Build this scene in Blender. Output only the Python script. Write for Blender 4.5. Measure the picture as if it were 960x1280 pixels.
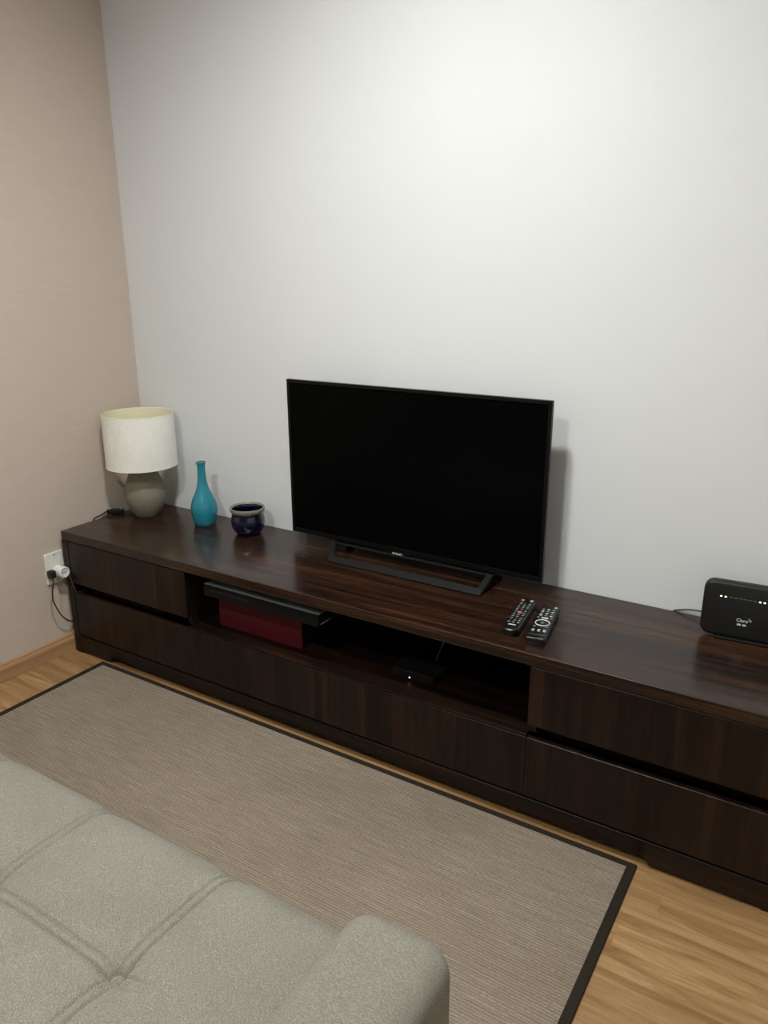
import bpy, bmesh, math, random
from mathutils import Vector, Matrix
random.seed(7)
scn = bpy.context.scene
for o in list(bpy.data.objects):
    bpy.data.objects.remove(o)
COL = scn.collection

# ------------------------------------------------------------------ camera
cam_d = bpy.data.cameras.new('camera')
cam = bpy.data.objects.new('camera', cam_d)
COL.objects.link(cam)
scn.camera = cam
YAW, PITCH, ROLL, FPX = -0.5616, -0.3018, -0.0060, 959.12
fwd = Vector((math.sin(YAW)*math.cos(PITCH), math.cos(YAW)*math.cos(PITCH), math.sin(PITCH)))
rgt = Vector((math.cos(YAW), -math.sin(YAW), 0))
upv = rgt.cross(fwd)
r2 = math.cos(ROLL)*rgt + math.sin(ROLL)*upv
u2 = -math.sin(ROLL)*rgt + math.cos(ROLL)*upv
M = Matrix((r2, u2, -fwd)).transposed().to_4x4()
M.translation = Vector((2.4989, -2.1118, 1.4074))
cam.matrix_world = M
cam_d.sensor_fit = 'VERTICAL'
cam_d.sensor_height = 24.0
cam_d.lens = FPX/1280.0*24.0
cam_d.clip_start = 0.02

# ------------------------------------------------------------------ light and exposure
vs = scn.view_settings
vs.view_transform = 'Standard'
vs.look = 'None'
vs.gamma = 1.0
vs.use_curve_mapping = False
vs.exposure = 0.0
world = bpy.data.worlds.new('world')
scn.world = world
world.use_nodes = True
world.node_tree.nodes['Background'].inputs[0].default_value = (0.9, 0.92, 1.0, 1)
world.node_tree.nodes['Background'].inputs[1].default_value = 0.02
LAMP_POS = (1.50, -1.07, 2.7)
FILL_LAMP_Y = -2.45
LAMP_EMIT = 380.0
LAMP_COL = (0.975, 1.0, 0.975)

# ------------------------------------------------------------------ material helpers
def new_mat(name):
    m = bpy.data.materials.new(name)
    m.use_nodes = True
    nt = m.node_tree
    return m, nt, nt.nodes['Principled BSDF']

def plain(name, col, rough=0.5, spec=0.5, metal=0.0, emit=None, estr=0.0, coat=0.0):
    m, nt, b = new_mat(name)
    b.inputs['Base Color'].default_value = (*col, 1)
    b.inputs['Roughness'].default_value = rough
    b.inputs['Specular IOR Level'].default_value = spec
    b.inputs['Metallic'].default_value = metal
    b.inputs['Coat Weight'].default_value = coat
    if emit:
        b.inputs['Emission Color'].default_value = (*emit, 1)
        b.inputs['Emission Strength'].default_value = estr
    return m

def N(nt, t, **kw):
    n = nt.nodes.new(t)
    for k, v in kw.items():
        setattr(n, k, v)
    return n

def coords(nt, scale=(1, 1, 1), kind='Object', rand=False):
    tc = N(nt, 'ShaderNodeTexCoord')
    mp = N(nt, 'ShaderNodeMapping')
    mp.inputs['Scale'].default_value = scale
    nt.links.new(tc.outputs[kind], mp.inputs['Vector'])
    if rand:
        oi = N(nt, 'ShaderNodeObjectInfo')
        mu = N(nt, 'ShaderNodeVectorMath', operation='SCALE')
        mu.inputs[0].default_value = (37, 53, 11)
        nt.links.new(oi.outputs['Random'], mu.inputs['Scale'])
        nt.links.new(mu.outputs[0], mp.inputs['Location'])
    return mp.outputs[0]

def noise(nt, vec, scale=5, detail=4, rough=0.55, dist=0.0):
    n = N(nt, 'ShaderNodeTexNoise')
    n.inputs['Scale'].default_value = scale
    n.inputs['Detail'].default_value = detail
    n.inputs['Roughness'].default_value = rough
    n.inputs['Distortion'].default_value = dist
    nt.links.new(vec, n.inputs['Vector'])
    return n.outputs[0]

def ramp(nt, fac, stops):
    r = N(nt, 'ShaderNodeValToRGB')
    el = r.color_ramp.elements
    while len(el) < len(stops):
        el.new(0.5)
    for e, (p, c) in zip(el, stops):
        e.position = p
        e.color = (*c, 1)
    nt.links.new(fac, r.inputs[0])
    return r.outputs[0]

def mix(nt, fac, a, b, mode='MIX'):
    m = N(nt, 'ShaderNodeMix', data_type='RGBA', blend_type=mode)
    if isinstance(fac, float):
        m.inputs[0].default_value = fac
    else:
        nt.links.new(fac, m.inputs[0])
    for i, x in ((6, a), (7, b)):
        if isinstance(x, tuple):
            m.inputs[i].default_value = (*x, 1)
        else:
            nt.links.new(x, m.inputs[i])
    return m.outputs[2]

def bump(nt, b, h, strength=0.2, dist=0.002):
    bp = N(nt, 'ShaderNodeBump')
    bp.inputs['Strength'].default_value = strength
    bp.inputs['Distance'].default_value = dist
    nt.links.new(h, bp.inputs['Height'])
    nt.links.new(bp.outputs[0], b.inputs['Normal'])

def math_n(nt, op, a, b=None):
    m = N(nt, 'ShaderNodeMath', operation=op)
    for i, x in enumerate((a, b)):
        if x is None:
            continue
        if isinstance(x, (int, float)):
            m.inputs[i].default_value = x
        else:
            nt.links.new(x, m.inputs[i])
    return m.outputs[0]

def wood_dark(name, axis, bright=1.0, rough=0.27, spec=0.5):
    m, nt, b = new_mat(name)
    def sc(l, c):
        return {'x': (l, c, c), 'z': (c, c, l)}[axis]
    n1 = noise(nt, coords(nt, sc(0.9, 13), rand=True), 1.6, 5, 0.62, 0.7)
    n2 = noise(nt, coords(nt, sc(2.0, 70), rand=True), 1.5, 5, 0.65, 0.4)
    n3 = noise(nt, coords(nt, sc(0.7, 32), rand=True), 1.5, 3, 0.5, 0.9)
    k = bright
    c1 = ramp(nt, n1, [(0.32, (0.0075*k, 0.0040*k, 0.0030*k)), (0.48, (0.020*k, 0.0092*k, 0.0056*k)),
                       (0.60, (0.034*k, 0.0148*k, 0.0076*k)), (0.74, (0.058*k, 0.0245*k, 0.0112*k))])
    c2 = ramp(nt, n2, [(0.32, (0.36, 0.35, 0.34)), (0.66, (1.35, 1.30, 1.25))])
    c3 = ramp(nt, n3, [(0.36, (0.68, 0.68, 0.68)), (0.50, (1.0, 1.0, 1.0)), (0.64, (1.45, 1.38, 1.3))])
    col = mix(nt, 0.9, c1, c2, 'MULTIPLY')
    col = mix(nt, 0.9, col, c3, 'MULTIPLY')
    nt.links.new(col, b.inputs['Base Color'])
    b.inputs['Roughness'].default_value = rough
    b.inputs['Specular IOR Level'].default_value = spec
    nt.links.new(ramp(nt, n2, [(0.3, (rough*1.35,)*3), (0.7, (rough*0.85,)*3)]), b.inputs['Roughness'])
    bump(nt, b, n2, 0.07, 0.001)
    return m

def mat_floor():
    m, nt, b = new_mat('floor_laminate')
    n1 = noise(nt, coords(nt, (1.1, 17, 17), rand=True), 1.5, 6, 0.62, 1.2)
    n2 = noise(nt, coords(nt, (3, 130, 130), rand=True), 1.3, 3, 0.6)
    c1 = ramp(nt, n1, [(0.30, (0.20, 0.105, 0.042)), (0.5, (0.335, 0.196, 0.086)), (0.70, (0.45, 0.290, 0.140))])
    c2 = ramp(nt, n2, [(0.3, (0.80, 0.78, 0.74)), (0.65, (1.05, 1.04, 1.02))])
    col = mix(nt, 0.8, c1, c2, 'MULTIPLY')
    oi = N(nt, 'ShaderNodeObjectInfo')
    tint = ramp(nt, oi.outputs['Random'], [(0.0, (0.86, 0.83, 0.79)), (0.5, (0.97, 0.97, 0.96)), (1.0, (1.07, 1.08, 1.08))])
    col = mix(nt, 1.0, col, tint, 'MULTIPLY')
    nt.links.new(col, b.inputs['Base Color'])
    b.inputs['Roughness'].default_value = 0.36
    bump(nt, b, n2, 0.05, 0.001)
    return m

def mat_paint(name, col, streak, amt=0.008, bs=0.06):
    m, nt, b = new_mat(name)
    n1 = noise(nt, coords(nt, streak), 1.0, 4, 0.6)
    n2 = noise(nt, coords(nt, (160, 160, 160)), 1.0, 3, 0.6)
    a = tuple(c*(1-amt) for c in col)
    d = tuple(min(1, c*(1+amt)) for c in col)
    c1 = ramp(nt, n1, [(0.35, a), (0.65, d)])
    nt.links.new(c1, b.inputs['Base Color'])
    b.inputs['Roughness'].default_value = 0.75
    b.inputs['Specular IOR Level'].default_value = 0.25
    h = math_n(nt, 'ADD', n1, math_n(nt, 'MULTIPLY', n2, 0.5))
    bump(nt, b, h, bs, 0.002)
    return m

def mat_rug():
    m, nt, b = new_mat('rug_weave')
    n1 = noise(nt, coords(nt, (9, 150, 1)), 1.0, 4, 0.65)
    n2 = noise(nt, coords(nt, (130, 520, 1)), 1.0, 2, 0.6)
    n3 = noise(nt, coords(nt, (1.6, 3.0, 1)), 1.0, 2, 0.5)
    w = N(nt, 'ShaderNodeTexWave', wave_type='BANDS', bands_direction='Y')
    w.inputs['Scale'].default_value = 42
    w.inputs['Distortion'].default_value = 0.9
    w.inputs['Detail'].default_value = 2
    w.inputs['Detail Scale'].default_value = 3
    nt.links.new(coords(nt, (1, 1, 1)), w.inputs['Vector'])
    c1 = ramp(nt, n1, [(0.28, (0.205, 0.166, 0.128)), (0.52, (0.262, 0.214, 0.168)), (0.75, (0.330, 0.278, 0.222))])
    c2 = ramp(nt, n2, [(0.30, (0.62, 0.60, 0.58)), (0.68, (1.22, 1.22, 1.2))])
    col = mix(nt, 0.8, c1, c2, 'MULTIPLY')
    cw = ramp(nt, w.outputs[0], [(0.10, (0.72, 0.70, 0.68)), (0.6, (1.08, 1.08, 1.08))])
    col = mix(nt, 0.8, col, cw, 'MULTIPLY')
    c3 = ramp(nt, n3, [(0.35, (0.93, 0.92, 0.91)), (0.65, (1.05, 1.05, 1.05))])
    col = mix(nt, 1.0, col, c3, 'MULTIPLY')
    nt.links.new(col, b.inputs['Base Color'])
    b.inputs['Roughness'].default_value = 0.9
    b.inputs['Specular IOR Level'].default_value = 0.15
    h = math_n(nt, 'ADD', w.outputs[0], math_n(nt, 'MULTIPLY', n2, 0.8))
    bump(nt, b, h, 0.5, 0.002)
    return m

def mat_fabric(name, base, light, tw=330, strength=0.5):
    m, nt, b = new_mat(name)
    v = coords(nt, (1, 1, 1))
    n1 = noise(nt, coords(nt, (260, 620, 420)), 1.0, 3, 0.7)
    n2 = noise(nt, coords(nt, (900, 900, 900)), 1.0, 2, 0.6)
    n3 = noise(nt, coords(nt, (7, 7, 7)), 1.0, 3, 0.5)
    w = N(nt, 'ShaderNodeTexWave', wave_type='BANDS', bands_direction='DIAGONAL')
    w.inputs['Scale'].default_value = tw/6.0
    w.inputs['Distortion'].default_value = 1.2
    w.inputs['Detail'].default_value = 1
    nt.links.new(v, w.inputs['Vector'])
    c1 = ramp(nt, n1, [(0.30, tuple(c*0.70 for c in base)), (0.52, base), (0.74, light)])
    c2 = ramp(nt, n2, [(0.30, (0.80, 0.80, 0.79)), (0.70, (1.12, 1.12, 1.12))])
    col = mix(nt, 0.7, c1, c2, 'MULTIPLY')
    cw = ramp(nt, w.outputs[0], [(0.1, (0.86, 0.86, 0.86)), (0.7, (1.05, 1.05, 1.05))])
    col = mix(nt, 0.7, col, cw, 'MULTIPLY')
    c3 = ramp(nt, n3, [(0.35, (0.95, 0.95, 0.95)), (0.65, (1.04, 1.04, 1.04))])
    col = mix(nt, 1.0, col, c3, 'MULTIPLY')
    nt.links.new(col, b.inputs['Base Color'])
    b.inputs['Roughness'].default_value = 0.92
    b.inputs['Specular IOR Level'].default_value = 0.12
    b.inputs['Sheen Weight'].default_value = 0.08
    h = math_n(nt, 'ADD', w.outputs[0], n1)
    bump(nt, b, h, strength, 0.0012)
    return m

def mat_speckle(name, col, rough, spec=0.5, amt=0.12, scale=60, coat=0.0):
    m, nt, b = new_mat(name)
    n1 = noise(nt, coords(nt, (scale, scale, scale)), 1.0, 3, 0.6)
    c1 = ramp(nt, n1, [(0.35, tuple(c*(1-amt) for c in col)), (0.65, tuple(min(1, c*(1+amt)) for c in col))])
    nt.links.new(c1, b.inputs['Base Color'])
    b.inputs['Roughness'].default_value = rough
    b.inputs['Specular IOR Level'].default_value = spec
    b.inputs['Coat Weight'].default_value = coat
    b.inputs['Coat Roughness'].default_value = 0.08
    bump(nt, b, n1, 0.04, 0.001)
    return m

MT = {
    'wall_grey': mat_paint('wall_grey_paint', (0.70, 0.708, 0.712), (3, 3, 3)),
    'wall_beige': mat_paint('wall_beige_paper', (0.545, 0.455, 0.385), (4, 10, 60), 0.02, 0.12),
    'ceiling': mat_paint('ceiling_paint', (0.85, 0.85, 0.845), (3, 3, 3)),
    'wall_white': mat_paint('wall_white_paint', (0.80, 0.80, 0.80), (3, 3, 3)),
    'floor': mat_floor(),
    'floor_under': plain('floor_underlay', (0.16, 0.10, 0.05), 0.8),
    'base_wood': None,
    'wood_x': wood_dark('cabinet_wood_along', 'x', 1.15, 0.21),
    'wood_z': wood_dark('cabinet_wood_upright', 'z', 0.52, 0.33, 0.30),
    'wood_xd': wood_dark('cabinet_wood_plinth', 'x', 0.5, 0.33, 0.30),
    'niche_black': plain('niche_shade_black', (0.003, 0.0025, 0.002), 0.7, 0.2),  # niche shade put into the back panel's black; black devices use it too
    'rug': mat_rug(),
    'rug_tape': mat_speckle('rug_tape', (0.020, 0.0140, 0.0100), 0.8, 0.2, 0.3, 400),
    'sofa': mat_fabric('sofa_fabric', (0.226, 0.214, 0.174), (0.345, 0.332, 0.277), 1000, 0.4),
    'sofa_leg': plain('sofa_leg_wood', (0.03, 0.018, 0.01), 0.4),
    'shade': mat_fabric('lamp_shade_linen', (0.90, 0.885, 0.81), (0.92, 0.905, 0.84), 1800, 0.03),
    'shade_in': plain('lamp_shade_lining', (0.78, 0.73, 0.52), 0.8, 0.2),
    'trim_cream': plain('shade_trim', (0.82, 0.78, 0.64), 0.7),
    'ceramic_grey': mat_speckle('lamp_ceramic', (0.190, 0.172, 0.128), 0.62, 0.35, 0.06),
    'brass': plain('lamp_metal', (0.5, 0.48, 0.44), 0.35, 0.5, 1.0),
    'teal': mat_speckle('teal_glaze', (0.012, 0.20, 0.265), 0.20, 0.5, 0.08, 40, 0.3),
    'navy': mat_speckle('navy_glaze', (0.002, 0.0024, 0.017), 0.10, 0.5, 0.4, 30, 0.6),
    'rim': mat_speckle('stoneware_rim', (0.22, 0.195, 0.15), 0.35, 0.5, 0.2, 80),
    'tv_black': plain('tv_black_plastic', (0.0035, 0.0035, 0.0035), 0.33, 0.18),
    'tv_screen': plain('tv_screen_glass', (0.0012, 0.0014, 0.0014), 0.16, 0.035),
    'tv_stand': plain('tv_stand_plastic', (0.009, 0.0092, 0.0092), 0.40, 0.35),
    'silver': plain('silver_print', (0.55, 0.55, 0.55), 0.4, 0.5),
    'blk': plain('black_plastic', (0.005, 0.005, 0.005), 0.34, 0.4),
    'blk_matt': plain('black_matt_plastic', (0.006, 0.006, 0.006), 0.5, 0.35),
    'blk_top': plain('black_box_lid', (0.15, 0.17, 0.17), 0.42, 0.5),
    'cord': plain('black_cord', (0.012, 0.011, 0.010), 0.5),
    'cord_grey': plain('grey_cord', (0.07, 0.07, 0.07), 0.5),
    'white': plain('white_plastic', (0.74, 0.74, 0.70), 0.4),
    'white_dim': plain('ivory_plastic', (0.76, 0.75, 0.68), 0.45),
    'hole': plain('socket_hole', (0.05, 0.05, 0.05), 0.7),
    'red_box': mat_speckle('red_card', (0.075, 0.0035, 0.008), 0.6, 0.3, 0.12, 50),
    'key_grey': plain('key_grey', (0.18, 0.185, 0.19), 0.5),
    'key_dark': plain('key_dark', (0.045, 0.045, 0.05), 0.5),
    'key_white': plain('key_white', (0.45, 0.45, 0.43), 0.4),
    'key_red': plain('key_orange', (0.45, 0.18, 0.10), 0.4),
    'key_green': plain('key_green', (0.16, 0.42, 0.20), 0.4),
    'led_g': plain('led_green', (0.5, 0.6, 0.2), 0.4, emit=(0.85, 1.0, 0.45), estr=2.6),
    'led_w': plain('led_white', (0.7, 0.6, 0.6), 0.4, emit=(1.0, 0.78, 0.80), estr=3.0),
    'led_off': plain('led_unlit', (0.18, 0.18, 0.18), 0.4),
    'lamp_emit': plain('ceiling_diffuser', (0.9, 0.9, 0.9), 0.5, emit=LAMP_COL, estr=LAMP_EMIT),
    'lamp_ring': plain('ceiling_lamp_ring', (0.6, 0.6, 0.6), 0.5),
}
def mat_baseboard():
    m, nt, b = new_mat('baseboard_wood')
    n1 = noise(nt, coords(nt, (30, 1.4, 30)), 1.5, 4, 0.6, 0.5)
    c1 = ramp(nt, n1, [(0.3, (0.31, 0.165, 0.078)), (0.7, (0.44, 0.26, 0.135))])
    nt.links.new(c1, b.inputs['Base Color'])
    b.inputs['Roughness'].default_value = 0.45
    return m
MT['base_wood'] = mat_baseboard()

# ------------------------------------------------------------------ mesh helpers
def add_box(bm, x0, x1, y0, y1, z0, z1, bev=0.0, seg=2):
    ge = bmesh.ops.create_cube(bm, size=1.0)
    vv = ge['verts']
    for v in vv:
        v.co = Vector((x0 + (v.co.x+0.5)*(x1-x0), y0 + (v.co.y+0.5)*(y1-y0), z0 + (v.co.z+0.5)*(z1-z0)))
    if bev > 0:
        ed = list({e for v in vv for e in v.link_edges})
        r = bmesh.ops.bevel(bm, geom=ed, offset=bev, segments=seg, profile=0.5, affect='EDGES')
        vv = list({v for f in r['faces'] for v in f.verts})
    return vv

def bx(*a, **k):
    bm = bmesh.new()
    add_box(bm, *a, **k)
    return bm

def lathe(prof, n=48, cap_bottom=True):
    bm = bmesh.new()
    rings = []
    for r, z in prof:
        if r < 1e-6:
            rings.append([bm.verts.new((0, 0, z))])
        else:
            rings.append([bm.verts.new((r*math.cos(2*math.pi*i/n), r*math.sin(2*math.pi*i/n), z)) for i in range(n)])
    for a, b in zip(rings, rings[1:]):
        for i in range(n):
            j = (i+1) % n
            if len(a) == 1 and len(b) == 1:
                continue
            if len(a) == 1:
                bm.faces.new((a[0], b[j], b[i]))
            elif len(b) == 1:
                bm.faces.new((a[i], a[j], b[0]))
            else:
                bm.faces.new((a[i], a[j], b[j], b[i]))
    bmesh.ops.recalc_face_normals(bm, faces=bm.faces)
    return bm

def spline(pts, n=8):
    P = [Vector(p) for p in pts]
    out = []
    for i in range(len(P)-1):
        p0 = P[max(i-1, 0)]; p1 = P[i]; p2 = P[i+1]; p3 = P[min(i+2, len(P)-1)]
        for k in range(n):
            t = k/n
            out.append(0.5*((2*p1) + (p2-p0)*t + (2*p0-5*p1+4*p2-p3)*t*t + (3*p1-p0-3*p2+p3)*t**3))
    out.append(P[-1])
    return out

def add_tube(bm, pts, r, n=10):
    pts = [Vector(p) for p in pts]
    prev = None
    rings = []
    up = None
    for i, p in enumerate(pts):
        t = (pts[min(i+1, len(pts)-1)] - pts[max(i-1, 0)]).normalized()
        if up is None:
            up = Vector((0, 0, 1)) if abs(t.z) < 0.9 else Vector((1, 0, 0))
        a = t.cross(up).normalized()
        up = a.cross(t).normalized()
        rr = r[i] if isinstance(r, (list, tuple)) else r
        rings.append([bm.verts.new(p + rr*(math.cos(2*math.pi*k/n)*a + math.sin(2*math.pi*k/n)*up)) for k in range(n)])
    for a, b in zip(rings, rings[1:]):
        for k in range(n):
            bm.faces.new((a[k], a[(k+1) % n], b[(k+1) % n], b[k]))
    bm.faces.new(list(reversed(rings[0])))
    bm.faces.new(rings[-1])

def tube(pts, r, n=10):
    bm = bmesh.new()
    add_tube(bm, pts, r, n)
    bmesh.ops.recalc_face_normals(bm, faces=bm.faces)
    return bm

def rounded_slab(w, h, t, rad, seg=8, edge=0.004):
    """slab standing in xz: x 0..w, z 0..h, y -t/2..t/2, round corners, softened rims"""
    def loop(ins, y):
        r = max(rad-ins, 0.0005)
        out = []
        for cx, cz, a0 in ((w-rad, h-rad, 0), (rad, h-rad, 90), (rad, rad, 180), (w-rad, rad, 270)):
            for k in range(seg+1):
                a = math.radians(a0 + 90*k/seg)
                out.append((cx + r*math.cos(a), y, cz + r*math.sin(a)))
        return out
    bm = bmesh.new()
    ls = []
    for ang in (0, 30, 60, 90):
        a = math.radians(ang)
        ls.append(loop(edge*(1-math.sin(a)), -t/2 + edge*(1-math.cos(a))))
    for ang in (90, 60, 30, 0):
        a = math.radians(ang)
        ls.append(loop(edge*(1-math.sin(a)), t/2 - edge*(1-math.cos(a))))
    R = [[bm.verts.new(c) for c in l] for l in ls]
    n = len(R[0])
    for a, b in zip(R, R[1:]):
        for k in range(n):
            bm.faces.new((a[k], a[(k+1) % n], b[(k+1) % n], b[k]))
    bm.faces.new(R[0])
    bm.faces.new(list(reversed(R[-1])))
    bmesh.ops.recalc_face_normals(bm, faces=bm.faces)
    return bm

def obj(name, bm, mat, parent=None, smooth=False, loc=None, rot=None, label=None):
    me = bpy.data.meshes.new(name)
    if smooth:
        for f in bm.faces:
            f.smooth = True
        lim = math.radians(38)
        for e in bm.edges:
            if len(e.link_faces) == 2 and e.calc_face_angle(0) > lim:
                e.smooth = False
    bm.to_mesh(me)
    bm.free()
    me.materials.append(MT[mat] if isinstance(mat, str) else mat)
    o = bpy.data.objects.new(name, me)
    COL.objects.link(o)
    if parent:
        o.parent = parent
    if loc:
        o.location = loc
    if rot:
        o.rotation_euler = rot
    if label:
        o['label'] = label
    return o

def thing(name, label, cat, loc=(0, 0, 0), rot=(0, 0, 0), group=None):
    o = bpy.data.objects.new(name, None)
    o.empty_display_size = 0.05
    COL.objects.link(o)
    o.location = loc
    o.rotation_euler = rot
    o['label'] = label
    o['category'] = cat
    if group:
        o['group'] = group
    return o

def tag(o, label, cat, group=None):
    o['label'] = label
    o['category'] = cat
    if group:
        o['group'] = group
    return o

def struct(o, label):
    o['kind'] = 'structure'
    o['label'] = label
    return o

def text_obj(name, s, size, mat, parent, loc, rot, depth=0.0003, bold=0.0, sx=1.0):
    cu = bpy.data.curves.new(name, 'FONT')
    cu.body = s
    cu.size = size
    cu.align_x = 'CENTER'
    cu.align_y = 'CENTER'
    cu.extrude = depth
    cu.offset = bold
    cu.resolution_u = 3
    t = bpy.data.objects.new(name + '_curve', cu)
    COL.objects.link(t)
    dg = bpy.context.evaluated_depsgraph_get()
    me = bpy.data.meshes.new_from_object(t.evaluated_get(dg))
    bpy.data.objects.remove(t)
    bpy.data.curves.remove(cu)
    me.materials.clear()
    me.materials.append(MT[mat])
    o = bpy.data.objects.new(name, me)
    COL.objects.link(o)
    o.parent = parent
    o.location = loc
    o.rotation_euler = rot
    o.scale = (sx, 1, 1)
    return o

# ------------------------------------------------------------------ room shell
RX, RY, RZ = 3.35, -3.9, 2.7
struct(obj('wall_back', bx(-0.12, RX+0.12, 0.0, 0.12, -0.1, RZ+0.1), 'wall_grey'), 'smooth pale grey painted wall behind the television')
struct(obj('wall_left', bx(-0.12, 0.0, RY, 0.0, -0.1, RZ+0.1), 'wall_beige'), 'beige textured wall meeting the grey wall beside the lamp')
struct(obj('wall_right', bx(RX, RX+0.12, RY, 0.0, -0.1, RZ+0.1), 'wall_white'), 'white painted side wall beyond the cabinet end')
struct(obj('wall_rear', bx(-0.12, RX+0.12, RY-0.12, RY, -0.1, RZ+0.1), 'wall_white'), 'white wall behind the sofa')
struct(obj('ceiling', bx(0.0, RX, RY, 0.0, RZ, RZ+0.1), 'ceiling'), 'white painted ceiling')
floor = struct(obj('floor', bx(0.0, RX, RY, 0.0, -0.1, -0.0085), 'floor_under'), 'honey coloured wood laminate floor laid in narrow strips')

# floor strips: each a piece of its own
PW, PL = 0.0665, 2.35
pm = bpy.data.meshes.new('floor_plank')
bmp = bmesh.new()
add_box(bmp, 0.0001, PL-0.0001, -PW+0.0001, -0.0001, -0.008, 0.0, bev=0.0003, seg=1)
bmp.to_mesh(pm)
bmp.free()
pm.materials.append(MT['floor'])
rows = int(math.ceil(-RY/PW))
for r in range(rows):
    x = -random.uniform(0, PL*0.85)
    y = -r*PW
    if y - PW < RY:
        break
    while x < RX - 0.02:
        a, b_ = max(x, 0.001), min(x+PL, RX-0.001)
        if b_ - a > 0.01:
            o = bpy.data.objects.new('plank', pm)
            COL.objects.link(o)
            o.parent = floor
            o.location = (a, y, 0)
            o.scale = ((b_-a)/PL, 1, 1)
        x += PL

def baseboard(name, x0, x1, y0, y1, axis, label):
    prof = [(0, 0), (0.015, 0), (0.015, 0.048), (0.0125, 0.055), (0.0095, 0.058), (0.0085, 0.065), (0.006, 0.068), (0, 0.068)]
    bm = bmesh.new()
    ends = []
    for s in (0, 1):
        ring = []
        for d, z in prof:
            if axis == 'y':
                ring.append(bm.verts.new((x0 + d, y0 if s == 0 else y1, z)))
            else:
                ring.append(bm.verts.new((x0 if s == 0 else x1, y0 - d, z)))
        ends.append(ring)
    n = len(prof)
    for k in range(n):
        bm.faces.new((ends[0][k], ends[0][(k+1) % n], ends[1][(k+1) % n], ends[1][k]))
    bm.faces.new(ends[0]); bm.faces.new(list(reversed(ends[1])))
    bmesh.ops.recalc_face_normals(bm, faces=bm.faces)
    return struct(obj(name, bm, 'base_wood'), label)
baseboard('baseboard_left', 0.0005, 0, RY+0.001, -0.001, 'y', 'light brown wooden skirting along the beige wall')
baseboard('baseboard_back', 2.56, RX-0.001, -0.0005, 0, 'x', 'light brown wooden skirting along the grey wall')

# ceiling lamps (the room's light and an added rear fill)
def ceiling_lamp(y, label):
    cl = thing('ceiling_lamp', label, 'lamp', (LAMP_POS[0], y, RZ))
    obj('housing', lathe([(0.0, -0.0005), (0.125, -0.0005), (0.128, -0.004), (0.128, -0.040), (0.124, -0.044), (0.110, -0.044), (0.108, -0.042), (0.108, -0.010), (0.0, -0.010)]), 'lamp_ring', cl, True)
    obj('diffuser', lathe([(0.0, -0.0145), (0.1065, -0.0145), (0.1065, -0.011), (0.0, -0.011)]), 'lamp_emit', cl, False)
ceiling_lamp(LAMP_POS[1], 'round flush white ceiling lamp above the rug before the television')
ceiling_lamp(FILL_LAMP_Y, 'added fill lamp, round and white, on the ceiling behind the sofa')  # unseen second lamp added to lift the ambient light

# ------------------------------------------------------------------ rug
X0R, X1R, Y0R, Y1R = 0.200, 2.1985, -0.4690, -2.25
rug = thing('rug', 'flat woven taupe rug with narrow dark brown taped edge', 'rug', (X0R, Y0R, 0))
RW, RD = X1R-X0R, Y0R-Y1R
bw = 0.022
bm = bmesh.new()
add_box(bm, 0.01, RW-0.01, -RD+0.01, -0.01, 0.0003, 0.0058)
obj('woven_field', bm, 'rug', rug)
def tape(x0, x1, y0, y1):
    bm = bmesh.new()
    add_box(bm, x0, x1, y0, y1, 0.0002, 0.0078, bev=0.0022, seg=2)
    return bm
obj('edge_tape', tape(0, RW, -0.018, 0), 'rug_tape', rug)
obj('edge_tape', tape(0, RW, -RD, -RD+bw), 'rug_tape', rug)
obj('edge_tape', tape(0, bw, -RD+bw-0.002, -0.016), 'rug_tape', rug)
obj('edge_tape', tape(RW-bw, RW, -RD+bw-0.002, -0.016), 'rug_tape', rug)

# ------------------------------------------------------------------ television cabinet
CX0, CX1, CD, CH = 0.030, 2.5275, 0.4571, 0.4962
TT = 0.033
W = CX1-CX0
cab = thing('television_cabinet', 'long low dark brown wooden television cabinet against the grey wall', 'cabinet', (CX0, 0, 0))
yF, yB = -CD, -0.006
a1 = 0.6694-CX0          # niche left
a2 = W-a1                # niche right
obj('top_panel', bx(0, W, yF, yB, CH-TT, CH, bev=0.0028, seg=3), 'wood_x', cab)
ST = 0.030
for x0 in (0.0, W-ST):
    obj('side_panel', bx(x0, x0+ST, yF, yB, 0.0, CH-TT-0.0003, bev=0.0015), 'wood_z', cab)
obj('back_panel', bx(ST, W-ST, -0.020, -0.006, 0.04, CH-TT-0.001), 'niche_black', cab)
ZS = 0.2635              # shelf top
DT = 0.018               # divider thickness
obj('shelf', bx(a1, a2, yF+0.002, -0.021, ZS-0.006, ZS, bev=0.0012), 'wood_xd', cab)  # darker wood stands in for the shade inside the niche
obj('deck_panel', bx(ST, W-ST, yF+0.06, -0.021, ZS-0.024, ZS-0.0065), 'wood_x', cab)
for x0 in (a1-DT, a2):
    obj('divider', bx(x0, x0+DT, yF+0.0215, -0.021, ZS+0.0005, CH-TT-0.0005, bev=0.001), 'wood_z', cab)
obj('bottom_panel', bx(ST, W-ST, yF+0.03, -0.021, 0.055, 0.071), 'wood_x', cab)
def drawer(x0, x1, z0, z1):
    g = 0.0004
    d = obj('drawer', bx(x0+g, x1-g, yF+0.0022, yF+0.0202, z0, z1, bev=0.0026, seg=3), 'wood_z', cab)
    bm = bmesh.new()
    add_box(bm, x0+0.02, x1-0.02, yF+0.0206, -0.05, z0+0.012, z1-0.03)
    obj('drawer_box', bm, 'wood_z', d)
drawer(ST, a1, 0.2925, CH-TT-0.003)
drawer(a2, W-ST, 0.2925, CH-TT-0.003)
drawer(ST, a1, 0.0768, 0.2548)
drawer(a1, a2, 0.0768, 0.2548)
drawer(a2, W-ST, 0.0768, 0.2548)
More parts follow.
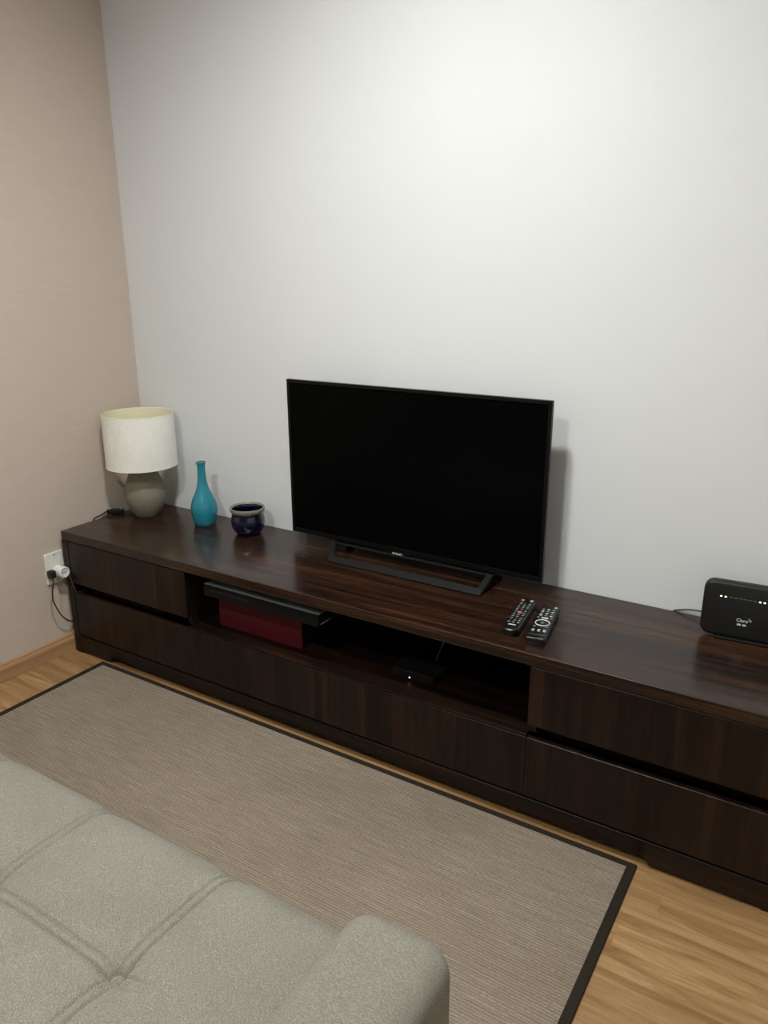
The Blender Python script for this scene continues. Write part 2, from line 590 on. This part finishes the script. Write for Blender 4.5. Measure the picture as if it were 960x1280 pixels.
# plinth with raised middle
bm = bmesh.new()
px = [ST, 0.20, 0.212, W-0.317+0.0, W-0.305, W-ST]
zz = [0.0075, 0.0075, 0.026, 0.026, 0.0075, 0.0075]
fr, bk = [], []
for y in (yF+0.001, yF+0.022):
    lo = [bm.verts.new((x, y, z)) for x, z in zip(px, zz)]
    hi = [bm.verts.new((x, y, 0.0718)) for x in px]
    (fr if y == yF+0.001 else bk).extend([lo, hi])
    for k in range(len(px)-1):
        bm.faces.new((lo[k], lo[k+1], hi[k+1], hi[k]))
for a, b_ in ((0, 0), (1, 1)):
    for k in range(len(px)-1):
        bm.faces.new((fr[a][k], fr[a][k+1], bk[b_][k+1], bk[b_][k]))
for k in (0, -1):
    bm.faces.new((fr[0][k], fr[1][k], bk[1][k], bk[0][k]))
bmesh.ops.recalc_face_normals(bm, faces=bm.faces)
bmesh.ops.bevel(bm, geom=[e for e in bm.edges if all(v.co.z > 0.07 and v.co.y < yF+0.01 for v in e.verts)], offset=0.002, segments=2, profile=0.5, affect='EDGES')
obj('plinth', bm, 'wood_xd', cab)
for x0 in (ST+0.0005, W-ST-0.0205):
    obj('foot', bx(x0, x0+0.02, yF+0.004, yF+0.05, 0.0, 0.0072, bev=0.001), 'wood_z', cab)

# ------------------------------------------------------------------ television
TX0, TX1, TZ0, TZ1, TYF = 0.8581, 1.7821, 0.5402, 1.0735, -0.1101
tv = thing('television', 'black flat screen television switched off standing on the cabinet', 'television', ((TX0+TX1)/2, TYF, CH))
tw = (TX1-TX0)/2
z0, z1 = TZ0-CH, TZ1-CH
bz, bzb = 0.011, 0.016
bm = bmesh.new()
yf, yb = 0.0, 0.014
add_box(bm, -tw, tw, yf, yb, z1-bz, z1, bev=0.0012)
add_box(bm, -tw, tw, yf, yb, z0, z0+bzb, bev=0.0012)
add_box(bm, -tw, -tw+bz, yf, yb, z0+bzb-0.0015, z1-bz+0.0015, bev=0.0012)
add_box(bm, tw-bz, tw, yf, yb, z0+bzb-0.0015, z1-bz+0.0015, bev=0.0012)
obj('bezel', bm, 'tv_black', tv)
obj('screen', bx(-tw+bz-0.002, tw-bz+0.002, 0.0035, 0.012, z0+bzb-0.002, z1-bz+0.002), 'tv_screen', tv)
bm = bmesh.new()
add_box(bm, -tw+0.004, tw-0.004, 0.0125, 0.020, z0+0.004, z1-0.004, bev=0.002)
obj('back_cover', bm, 'tv_black', tv)
bm = bmesh.new()
add_box(bm, -0.36, 0.36, 0.0195, 0.066, z0+0.012, z0+0.30, bev=0.012)
obj('back_housing', bm, 'tv_black', tv)
text_obj('logo', 'SONY', 0.0125, 'silver', tv, (-0.030, -0.0016, z0-0.0052), (math.radians(90), 0, 0), 0.0004, 0.0003, 1.15)
obj('logo_tab', bx(-0.075, 0.015, -0.001, 0.010, z0-0.0115, z0+0.002, bev=0.0008), 'tv_black', tv)
# stand: one open frame leaning back from a long front bar to the bezel, with rear bar and arms
stand_x0b, stand_x1b = 1.079-(TX0+TX1)/2, 1.628-(TX0+TX1)/2
stand_x0t, stand_x1t = 1.028-(TX0+TX1)/2, 1.628-(TX0+TX1)/2
def quadbar(a, b_, wv, th):
    """flat bar from a to b with width vector wv and thickness vector th"""
    bm = bmesh.new()
    a, b_, wv, th = Vector(a), Vector(b_), Vector(wv), Vector(th)
    vs_ = [bm.verts.new(p + w_ + t_) for p in (a, b_) for w_ in (Vector(), wv) for t_ in (Vector(), th)]
    for f in ((0, 1, 3, 2), (4, 6, 7, 5), (0, 2, 6, 4), (1, 5, 7, 3), (0, 4, 5, 1), (2, 3, 7, 6)):
        bm.faces.new([vs_[i] for i in f])
    bmesh.ops.recalc_face_normals(bm, faces=bm.faces)
    bmesh.ops.bevel(bm, geom=list(bm.edges), offset=0.0012, segments=2, profile=0.5, affect='EDGES')
    return bm
ybar, ytop = -0.092, -0.001
ztop = z0 - 0.0005
bar_w = Vector((0, 0.023, 0.012))
obj('stand_bar', quadbar((stand_x0b, ybar, 0.0005), (stand_x1b, ybar, 0.0005), bar_w, (0, -0.002, 0.006)), 'tv_stand', tv)
obj('stand_top_bar', quadbar((stand_x0t, ytop-0.004, ztop-0.012), (stand_x1t, ytop-0.004, ztop-0.012), (0, 0.022, 0), (0, 0, 0.006)), 'tv_stand', tv)
obj('stand_arm', quadbar((stand_x0b, ybar, 0.0005), (stand_x0t, ytop-0.006, ztop-0.0065), (0.022, 0.0, 0), (0, -0.002, 0.006)), 'tv_stand', tv)
obj('stand_arm', quadbar((stand_x1b-0.020, ybar, 0.0005), (stand_x1t-0.016, ytop-0.006, ztop-0.0065), (0.020, 0.0, 0), (0, -0.002, 0.006)), 'tv_stand', tv)
for sx in (-1, 1):
    xa = (stand_x0t+0.01) if sx < 0 else (stand_x1t-0.035)
    obj('rear_leg', quadbar((xa, 0.016, ztop-0.006), (xa, 0.085, 0.0005), (0.030, 0, 0), (0, -0.004, 0.006)), 'tv_stand', tv)

# ------------------------------------------------------------------ table lamp
lx, ly = 0.150, -0.146
lamp = thing('table_lamp', 'table lamp with cream drum shade and round grey ceramic base in the corner', 'lamp', (lx, ly, CH))
lamp_prof = [(0.0, 0.0004), (0.043, 0.0004), (0.046, 0.003), (0.058, 0.020), (0.070, 0.042), (0.077, 0.064), (0.0795, 0.085),
             (0.078, 0.105), (0.073, 0.126), (0.0655, 0.146), (0.057, 0.166), (0.049, 0.186), (0.041, 0.203), (0.034, 0.216), (0.028, 0.222), (0.0, 0.223)]
obj('base', lathe(lamp_prof, 56), 'ceramic_grey', lamp, True)
obj('socket', lathe([(0.0, 0.2225), (0.016, 0.2225), (0.016, 0.262), (0.0, 0.262)], 24), 'brass', lamp, True)
obj('bulb', lathe([(0.0, 0.2625), (0.013, 0.2625), (0.014, 0.280), (0.024, 0.305), (0.029, 0.325), (0.026, 0.343), (0.014, 0.354), (0.0, 0.356)], 24), 'white', lamp, True)
sh0, sh1, rb, rt = 0.204, 0.405, 0.1345, 0.1335
shade = obj('shade', lathe([(rb-0.002, sh0), (rb, sh0), (rt, sh1), (rt-0.002, sh1)], 72), 'shade', lamp, True)
obj('shade_lining', lathe([(rb-0.0021, sh0), (rt-0.0021, sh1), (rt-0.0028, sh1), (rb-0.0028, sh0), (rb-0.0021, sh0)], 72), 'shade_in', shade, True)
for z, r in ((sh0, rb), (sh1, rt)):
    bm = bmesh.new()
    n = 72
    add_tube(bm, [(r*math.cos(2*math.pi*k/n)-0.0008*math.cos(2*math.pi*k/n), (r-0.0008)*math.sin(2*math.pi*k/n), z) for k in range(n+1)], 0.0019, 8)
    obj('shade_rim', bm, 'trim_cream', shade, True)
bm = bmesh.new()
for k in range(3):
    a = 2*math.pi*k/3 + 0.4
    add_tube(bm, [(0.016*math.cos(a), 0.016*math.sin(a), 0.255), ((rb-0.003)*math.cos(a), (rb-0.003)*math.sin(a), sh0+0.03)], 0.0018, 6)
obj('shade_spider', bm, 'brass', lamp, True)
# cord with inline switch lying on the cabinet beside the lamp
sw = thing('lamp_cord', 'black lamp cord with inline switch lying beside the grey lamp base', 'cord', (0, 0, 0))
ang = math.radians(52)
sb = obj('switch', bx(-0.033, 0.033, -0.010, 0.010, 0.0004, 0.022, bev=0.004), 'blk', sw, False, (0.037, -0.207, CH), (0, 0, math.radians(35)))
for dx in (-0.024, 0.024):
    obj('screw', lathe([(0, 0.0215), (0.0060, 0.0215), (0.0056, 0.0230), (0, 0.0238)], 12), 'key_white', sb, True, (dx, 0.0, 0))
obj('cord', tube(spline([(0.014, -0.224, CH+0.010), (0.011, -0.236, CH+0.011), (0.012, -0.252, CH+0.006), (0.014, -0.272, CH+0.0035), (0.0145, -0.295, CH-0.003), (0.0145, -0.31, CH-0.04), (0.0145, -0.315, 0.36), (0.018, -0.32, 0.22)], 6), 0.0030, 8), 'cord', sw, True)
obj('cord', tube(spline([(0.062, -0.188, CH+0.009), (0.080, -0.176, CH+0.006), (0.100, -0.168, CH+0.004), (0.108, -0.165, CH+0.008)], 6), 0.0030, 8), 'cord', sw, True)

# ------------------------------------------------------------------ vase and bowl
vase = thing('bottle_vase', 'glossy teal ceramic bottle vase with slender neck', 'vase', (0.436, -0.115, CH))
vp = [(0.0, 0.0004), (0.0365, 0.0004), (0.0395, 0.004), (0.0445, 0.022), (0.0490, 0.042), (0.0505, 0.060), (0.0485, 0.080), (0.0425, 0.098),
      (0.0345, 0.115), (0.0265, 0.132), (0.0208, 0.150), (0.0175, 0.170), (0.0155, 0.192), (0.0146, 0.214), (0.0150, 0.230), (0.0182, 0.2405)]
obj('body', lathe(vp + [(0.0186, 0.2430), (0.0172, 0.2440), (0.0140, 0.238), (0.0115, 0.215), (0.0125, 0.17), (0.0, 0.16)], 48), 'teal', vase, True)
bm = bmesh.new()
n = 40
add_tube(bm, [(0.0176*math.cos(2*math.pi*k/n), 0.0176*math.sin(2*math.pi*k/n), 0.2432) for k in range(n+1)], 0.0014, 6)
obj('lip', bm, 'rim', vase, True)

bowl = thing('glazed_pot', 'small glossy navy blue pot with cream rim', 'pot', (0.652, -0.112, CH))
bp_ = [(0.0, 0.0004), (0.040, 0.0004), (0.043, 0.003), (0.052, 0.014), (0.0595, 0.030), (0.0620, 0.046), (0.0605, 0.062), (0.0575, 0.074), (0.0570, 0.082)]
obj('body', lathe(bp_ + [(0.0585, 0.088), (0.0560, 0.096), (0.0535, 0.090), (0.0530, 0.070), (0.0565, 0.045), (0.052, 0.024), (0.038, 0.011), (0.0, 0.008)], 56), 'navy', bowl, True)
obj('rim', lathe([(0.0572, 0.0822), (0.0605, 0.0855), (0.0628, 0.092), (0.0630, 0.0985), (0.0618, 0.1015), (0.0600, 0.1015), (0.0580, 0.0985), (0.0565, 0.0962)], 56), 'rim', bowl, True)

# ------------------------------------------------------------------ boxes in the niche
rb_ = thing('red_box', 'dark red box with its shaded sides coloured black, lying in the open cabinet niche under the black player', 'box', (0.749, -0.386, ZS))
obj('body', bx(0.001, 0.353, 0.004, 0.27, 0.0003, 0.1255, bev=0.001), 'niche_black', rb_)  # shade on the box sides put into the black colour
obj('front_panel', bx(0.0, 0.354, 0.0, 0.0038, 0.0005, 0.1252, bev=0.0008), 'red_box', rb_, label='dark red front')
ply = thing('disc_player', 'wide black player unit resting on the red box in the niche', 'player', (0.742, -0.441, ZS+0.1257))
obj('body', bx(0.0, 0.472, 0.0, 0.30, 0.003, 0.0415, bev=0.0015), 'niche_black', ply)
obj('top_cover', bx(0.001, 0.471, 0.002, 0.299, 0.0417, 0.0435, bev=0.0006), 'blk_top', ply)
obj('front_panel', bx(0.003, 0.469, -0.0035, -0.0002, 0.004, 0.041, bev=0.001), 'niche_black', ply)
obj('disc_slot', bx(0.03, 0.20, -0.0050, -0.0036, 0.024, 0.031, bev=0.0004), 'blk_matt', ply)
obj('side_strip', bx(0.4723, 0.4745, 0.008, 0.062, 0.0085, 0.0112), 'key_grey', ply)  # thin grey strip low on the player's right side
for x0 in (0.03, 0.33):
    for y0 in (0.06, 0.27):
        obj('foot', bx(x0, x0+0.02, y0, y0+0.02, 0.0, 0.0029), 'blk', ply)
stb = thing('set_top_box', 'small black set top box with one tiny white light in the dark niche', 'set top box', (1.43, -0.374, ZS))
obj('body', bx(0.0, 0.14, 0.0, 0.10, 0.002, 0.028, bev=0.003), 'niche_black', stb)
obj('front_panel', bx(0.004, 0.136, -0.0022, -0.0002, 0.004, 0.026, bev=0.0006), 'niche_black', stb)
obj('led', bx(0.0600, 0.0645, -0.0034, -0.0023, 0.0098, 0.0120), 'led_w', stb)
for x0 in (0.012, 0.115):
    for y0 in (0.012, 0.075):
        obj('foot', bx(x0, x0+0.012, y0, y0+0.012, 0.0, 0.0019), 'blk', stb)
tag(obj('signal_cable', tube(spline([(1.505, -0.273, ZS+0.013), (1.515, -0.258, ZS+0.020), (1.527, -0.262, ZS+0.046), (1.538, -0.268, ZS+0.071), (1.547, -0.262, ZS+0.096), (1.555, -0.20, ZS+0.12), (1.555, -0.06, ZS+0.08), (1.555, -0.026, ZS+0.0025)], 8), 0.0024, 8), 'cord_grey', None, True),
    'thin grey cable rising inside the open cabinet niche', 'cable')

# ------------------------------------------------------------------ wall outlet and plugs (left wall)
oy, oz = -0.4830, 0.3545
outl = thing('wall_outlet', 'white rectangular outlet plate on the beige wall by the cabinet end', 'outlet', (0.0, oy, oz))
obj('plate', bx(0.0004, 0.009, -0.040, 0.040, -0.060, 0.060, bev=0.003), 'white_dim', outl)
obj('socket_face', bx(0.0085, 0.0105, -0.024, 0.024, -0.034, 0.034, bev=0.001), 'white_dim', outl)
for z_ in (-0.051, 0.051):
    obj('screw', lathe([(0, 0.009), (0.003, 0.009), (0.003, 0.0098), (0, 0.01)], 10), 'hole', outl, True, (0, 0, z_), (0, math.radians(90), 0))
ad = thing('plug_adapter', 'white round tee plug adapter sticking out of the wall outlet', 'adapter', (0.0, oy+0.004, oz-0.012))
def cyl_x(r, x0, x1, n=32, lip=0.002):
    bm = lathe([(0.0, x0), (r-lip, x0), (r, x0+lip), (r, x1-lip), (r-lip, x1), (r*0.80, x1), (r*0.78, x1-0.004), (0.0, x1-0.004)], n)
    bmesh.ops.rotate(bm, verts=bm.verts, cent=(0, 0, 0), matrix=Matrix.Rotation(math.radians(90), 3, 'Y'))
    return bm
obj('body', cyl_x(0.0215, 0.0108, 0.057), 'white', ad, True)
obj('socket_face', cyl_x(0.0155, 0.0520, 0.0545, 24, 0.0006), 'white_dim', ad, True)
for dy in (-0.007, 0.0, 0.007):
    bm = lathe([(0, 0), (0.0021, 0), (0.0021, 0.0010), (0, 0.0012)], 10)
    bmesh.ops.rotate(bm, verts=bm.verts, cent=(0, 0, 0), matrix=Matrix.Rotation(math.radians(90), 3, 'Y'))
    obj('pin_hole', bm, 'hole', ad, True, (0.0542, dy, 0.0))
def plug(name, label, sgn, pts):
    t = thing(name, label, 'plug', (0.0, oy+0.004, oz-0.012))
    bm = bmesh.new()
    add_box(bm, 0.012, 0.036, *sorted((sgn*0.0222, sgn*(0.047 if sgn < 0 else 0.0415))), -0.017, 0.012, bev=0.004)
    obj('plug_body', bm, 'cord', t)
    obj('cord', tube(spline(pts, 8), 0.0026, 8), 'cord', t, True)
    return t
plug('power_plug', 'black plug with hanging cord in the side of the white adapter', -1,
     [(0.027, -0.034, -0.016), (0.040, -0.044, -0.036), (0.045, -0.055, -0.066), (0.045, -0.055, -0.104), (0.043, -0.030, -0.168), (0.034, 0.006, -0.207), (0.020, 0.036, -0.218), (0.0155, 0.060, -0.220), (0.0152, 0.10, -0.220)])
plug('power_plug', 'black plug with cord dropping across the cabinet front corner', 1,
     [(0.030, 0.030, -0.006), (0.044, 0.0165, -0.008), (0.054, 0.0150, -0.014), (0.066, 0.0150, -0.035), (0.077, 0.0155, -0.060), (0.084, 0.0165, -0.078), (0.087, 0.028, -0.0835), (0.090, 0.055, -0.0840)])

# ------------------------------------------------------------------ remote controls
def rrect(w, l, h, r, top_in=0.0015, seg=6):
    """rounded bar lying in xy: x -w/2..w/2, y 0..l"""
    bm = bmesh.new()
    def loop(ins, z):
        out = []
        rr = max(r-ins, 0.0004)
        for cx, cy, a0 in ((w/2-r, l-r, 0), (-w/2+r, l-r, 90), (-w/2+r, r, 180), (w/2-r, r, 270)):
            for k in range(seg+1):
                a = math.radians(a0+90*k/seg)
                out.append((cx+rr*math.cos(a), cy+rr*math.sin(a), z))
        return out
    ls = [loop(0.003, 0.0003), loop(0.0008, 0.003), loop(0, h*0.55), loop(0.0004, h-0.003), loop(top_in, h-0.0006), loop(top_in+0.0015, h)]
    R = [[bm.verts.new(c) for c in l_] for l_ in ls]
    n = len(R[0])
    for a, b_ in zip(R, R[1:]):
        for k in range(n):
            bm.faces.new((a[k], a[(k+1) % n], b_[(k+1) % n], b_[k]))
    bm.faces.new(list(reversed(R[0]))); bm.faces.new(R[-1])
    bmesh.ops.recalc_face_normals(bm, faces=bm.faces)
    return bm
def key(parent, x, y, w, l, z, mat, name='button', h=0.0014):
    bm = bmesh.new()
    add_box(bm, x-w/2, x+w/2, y-l/2, y+l/2, z-0.0003, z+h, bev=min(w, l)*0.22, seg=2)
    return obj(name, bm, mat, parent)
# remote with rounded ends
L1, W1, H1 = 0.216, 0.046, 0.021
rm1 = thing('remote_control', 'black remote with rounded ends and orange power key beside the second remote', 'remote', (1.803, -0.396, CH), (0, 0, math.radians(8.0)))
obj('body', rrect(W1, L1, H1, 0.018, 0.003), 'blk', rm1, True)
for r in range(11):
    y = 0.046 + r*0.0128
    for c in range(3):
        x = (c-1)*0.0125
        if r in (5,) and c == 1:
            continue
        key(rm1, x, y, 0.0078, 0.0050, H1, 'key_grey' if (r*5+c*3) % 4 != 1 else 'key_dark')
key(rm1, 0.0, 0.030, 0.020, 0.0058, H1, 'key_white')
key(rm1, 0.0, 0.112, 0.012, 0.009, H1, 'key_red')
key(rm1, -0.0125, 0.196, 0.009, 0.0085, H1, 'key_red', 'power_button')
key(rm1, 0.0125, 0.198, 0.009, 0.0085, H1, 'key_white')
# square-ended remote with navigation ring
L2, W2, H2 = 0.212, 0.050, 0.020
rm2 = thing('remote_control', 'black square ended remote with silver navigation ring and green key', 'remote', (1.879, -0.407, CH), (0, 0, math.radians(9.5)))
obj('body', rrect(W2, L2, H2, 0.005, 0.0018), 'blk', rm2, True)
key(rm2, 0.0, 0.022, 0.040, 0.0011, H2, 'key_grey', 'end_line', 0.0005)
for c in range(3):
    for y, l_ in ((0.042, 0.0045), (0.050, 0.0045)):
        key(rm2, (c-1)*0.0145, y + 0.001*c, 0.0082, l_, H2, 'key_white')
key(rm2, -0.016, 0.070, 0.0075, 0.006, H2, 'key_grey')
key(rm2, 0.016, 0.072, 0.0075, 0.006, H2, 'key_grey')
bm = bmesh.new()
n = 36
add_tube(bm, [(0.0185*math.cos(2*math.pi*k/n), 0.095+0.0185*math.sin(2*math.pi*k/n), H2+0.0004) for k in range(n+1)], 0.0017, 6)
obj('navigation_ring', bm, 'silver', rm2, True)
key(rm2, 0.0, 0.095, 0.009, 0.009, H2, 'key_grey')
key(rm2, 0.0, 0.126, 0.019, 0.0085, H2, 'key_white')
key(rm2, 0.0175, 0.1275, 0.008, 0.0055, H2, 'key_grey')
key(rm2, -0.0175, 0.1275, 0.008, 0.0055, H2, 'key_grey')
for r in range(4):
    for c in range(3):
        key(rm2, (c-1)*0.014, 0.143 + r*0.0135, 0.0082, 0.0055, H2, 'key_grey' if (r+c) % 2 else 'key_white')
key(rm2, 0.0165, 0.2015, 0.0095, 0.0075, H2, 'key_green', 'power_button')

# ------------------------------------------------------------------ router
RT = math.radians(4.5)
rt_ = thing('internet_router', 'black upright router with rounded corners and green status lights on the cabinet', 'router', (2.2225, -0.1280, CH), (0, 0, RT))
tilt = math.radians(4)
rbw, rbh, rbt = 0.235, 0.1475, 0.034
body = obj('body', rounded_slab(rbw, rbh, rbt, 0.024, 8, 0.009), 'blk_matt', rt_, True, (0, 0.017, 0.0065), (-tilt, 0, 0))
obj('stand', bx(0.035, rbw-0.035, -0.004, 0.058, 0.0004, 0.0090, bev=0.003), 'blk', rt_)
yfc = -rbt/2
zl = 0.1085
for x_ in (0.0425, 0.0530, 0.1330, 0.1435):
    obj('status_light', bx(x_-0.0022, x_+0.0022, yfc-0.0009, yfc-0.0001, zl-0.0015, zl+0.0015), 'led_g', body)
for k in range(6):
    x_ = 0.066 + k*0.0112
    obj('unlit_light', bx(x_-0.0042, x_+0.0042, yfc-0.0006, yfc-0.0001, zl-0.0002, zl+0.0010), 'led_off', body)
text_obj('logo', 'Claro', 0.0120, 'silver', body, (0.0985, yfc-0.0007, 0.0520), (math.radians(90), 0, 0), 0.0003, 0.0002)
for k, (dx, dz, a) in enumerate(((0.0135, 0.0058, 75), (0.0165, 0.0035, 25), (0.0172, 0.0004, 0))):
    bm = bx(-0.0026, 0.0026, -0.0004, 0.0004, -0.0006, 0.0006)
    obj('logo_ray', bm, 'silver', body, False, (0.1005+dx, yfc-0.0006, 0.0525+dz), (0, -math.radians(a), 0))
for x_, w_ in ((0.0920, 0.0048), (0.1045, 0.0042)):
    obj('logo_mark', bx(x_-w_, x_+w_, yfc-0.0010, yfc-0.0002, 0.0380, 0.0430, bev=0.0003), 'silver', body)
tag(obj('router_cable', tube(spline([(2.275, -0.080, CH+0.040), (2.25, -0.040, CH+0.030), (2.215, -0.016, CH+0.020), (2.18, -0.008, CH+0.0145), (2.150, -0.0045, CH+0.0060), (2.132, -0.0033, CH-0.004), (2.128, -0.0033, CH-0.03), (2.128, -0.0033, CH-0.15)], 8), 0.0020, 8), 'cord', None, True),
    'thin black cable dropping from the router behind the cabinet', 'cable')

# ------------------------------------------------------------------ sofa
SX0, SX1 = 0.30, 1.938
YF, YBK = -1.292, -2.02
ZT = 0.404
sofa = thing('sofa', 'light grey beige fabric sofa with tufted seat standing on the rug', 'sofa', (0, 0, 0))
seams = [1.677 - 0.332*k for k in range(5)]
seams = [s for s in seams if s > SX0+0.1]
rowseam = -1.570
def seam(t):
    a = abs(t)
    return (0.0034*math.exp(-(t/0.030)**2) + 0.0035*math.exp(-((a-0.0088)/0.0028)**2)
            - 0.0016*math.exp(-(t/0.0055)**2) + 0.0009*math.exp(-(t/0.0016)**2))
def deform(x, s, y):
    """inward offset at across-position x, profile arclength s (0 at top of the front round), y"""
    d = 0.0
    edge = 1.0
    for xs in seams:
        dx = x-xs
        fade = 1.0
        d += seam(dx)
        dy = y-rowseam
        rr = math.hypot(dx, dy)
        d += 0.013*math.exp(-(rr/0.020)**1.3) + 0.004*math.exp(-(rr/0.06)**2)
        an = math.atan2(dy, dx)     # folds pulled out of the tuft
        d += 0.0022*math.exp(-((rr-0.028)/0.020)**2)*math.cos(5*an+0.7)
    dy = y-rowseam
    d += 1.15*seam(dy)/(1+math.exp((x-1.720)/0.018))
    d += 0.004*math.exp(-(dy/0.02)**2)*math.exp(-((x-1.72)/0.06)**2)
    dy2 = y-(rowseam-0.30)
    d += 0.010*math.exp(-(dy2/0.03)**2)
    # soft swell of each panel
    d += 0.0012*math.sin(x*23.0+y*9)*math.sin(y*17-x*5)
    # falls to the arms
    d += 0.004*math.exp(-((SX1-x)/0.035)**2) + 0.004*math.exp(-((x-SX0)/0.035)**2)
    return d
xs_ = set()
x = SX0
while x < SX1:
    near = min(abs(x-s) for s in seams)
    xs_.add(round(x, 5))
    x += 0.0013 if near < 0.018 else (0.005 if near < 0.06 else 0.011)
xs_.add(SX1)
xs_ = sorted(xs_)
RAD = 0.075
prof = []   # (y, z, ny, nz)
for z in [0.235+0.012*k for k in range(8)]:
    prof.append((YF, z, 1.0, 0.0))
ztc = ZT-RAD
for k in range(19):
    a = math.radians(90*k/18)
    prof.append((YF-RAD+RAD*math.cos(a), ztc+RAD*math.sin(a), math.cos(a), math.sin(a)))
prof = [p_ for i, p_ in enumerate(prof) if i < 8 and p_[1] < ztc-0.004 or i >= 8]
y = YF-RAD
while y > YBK:
    near = abs(y-rowseam)
    y -= 0.0013 if near < 0.018 else (0.005 if near < 0.06 else 0.012)
    if y > YBK:
        prof.append((y, ZT, 0.0, 1.0))
prof.append((YBK, ZT, 0.0, 1.0))
bm = bmesh.new()
grid = []
for (y, z, ny, nz) in prof:
    row = []
    for x in xs_:
        d = deform(x, 0, y)
        k = min(1.0, max(0.0, (z-0.24)/0.10))
        crown = 0.010*math.sin(math.pi*min(1, max(0, (YF-y)/0.75)))
        row.append(bm.verts.new((x, y - ny*d*(0.35+0.65*k), z - nz*d + nz*crown)))
    grid.append(row)
for a, b_ in zip(grid, grid[1:]):
    for k in range(len(xs_)-1):
        bm.faces.new((a[k], a[k+1], b_[k+1], b_[k]))
bmesh.ops.recalc_face_normals(bm, faces=bm.faces)
obj('seat_cushion', bm, 'sofa', sofa, True)
def puffy(x0, x1, y0, y1, z0, z1, r, lvl=5):
    bm = bmesh.new()
    add_box(bm, x0, x1, y0, y1, z0, z1, bev=r, seg=lvl)
    return bm
AX1 = 2.112
obj('arm', puffy(SX1-0.012, AX1, YBK-0.12, -1.285, 0.08, 0.449, 0.048, 8), 'sofa', sofa, True)
obj('arm', puffy(SX0-0.19, SX0+0.012, YBK-0.12, -1.285, 0.08, 0.449, 0.048, 8), 'sofa', sofa, True)
obj('base', bx(SX0-0.002, SX1+0.002, YBK, YF-0.012, 0.08, 0.24, bev=0.004), 'sofa', sofa)
obj('backrest', puffy(SX0-0.19, AX1, YBK-0.20, YBK-0.005, 0.085, 0.78, 0.05, 6), 'sofa', sofa, True)
for x0 in (SX0-0.14, AX1-0.10):
    for y0 in (-1.40, -2.16):
        bm = lathe([(0.0, 0.0085), (0.018, 0.0085), (0.026, 0.082), (0.0, 0.082)], 20)
        obj('leg', bm, 'sofa_leg', sofa, True, (x0+0.025, y0, 0))
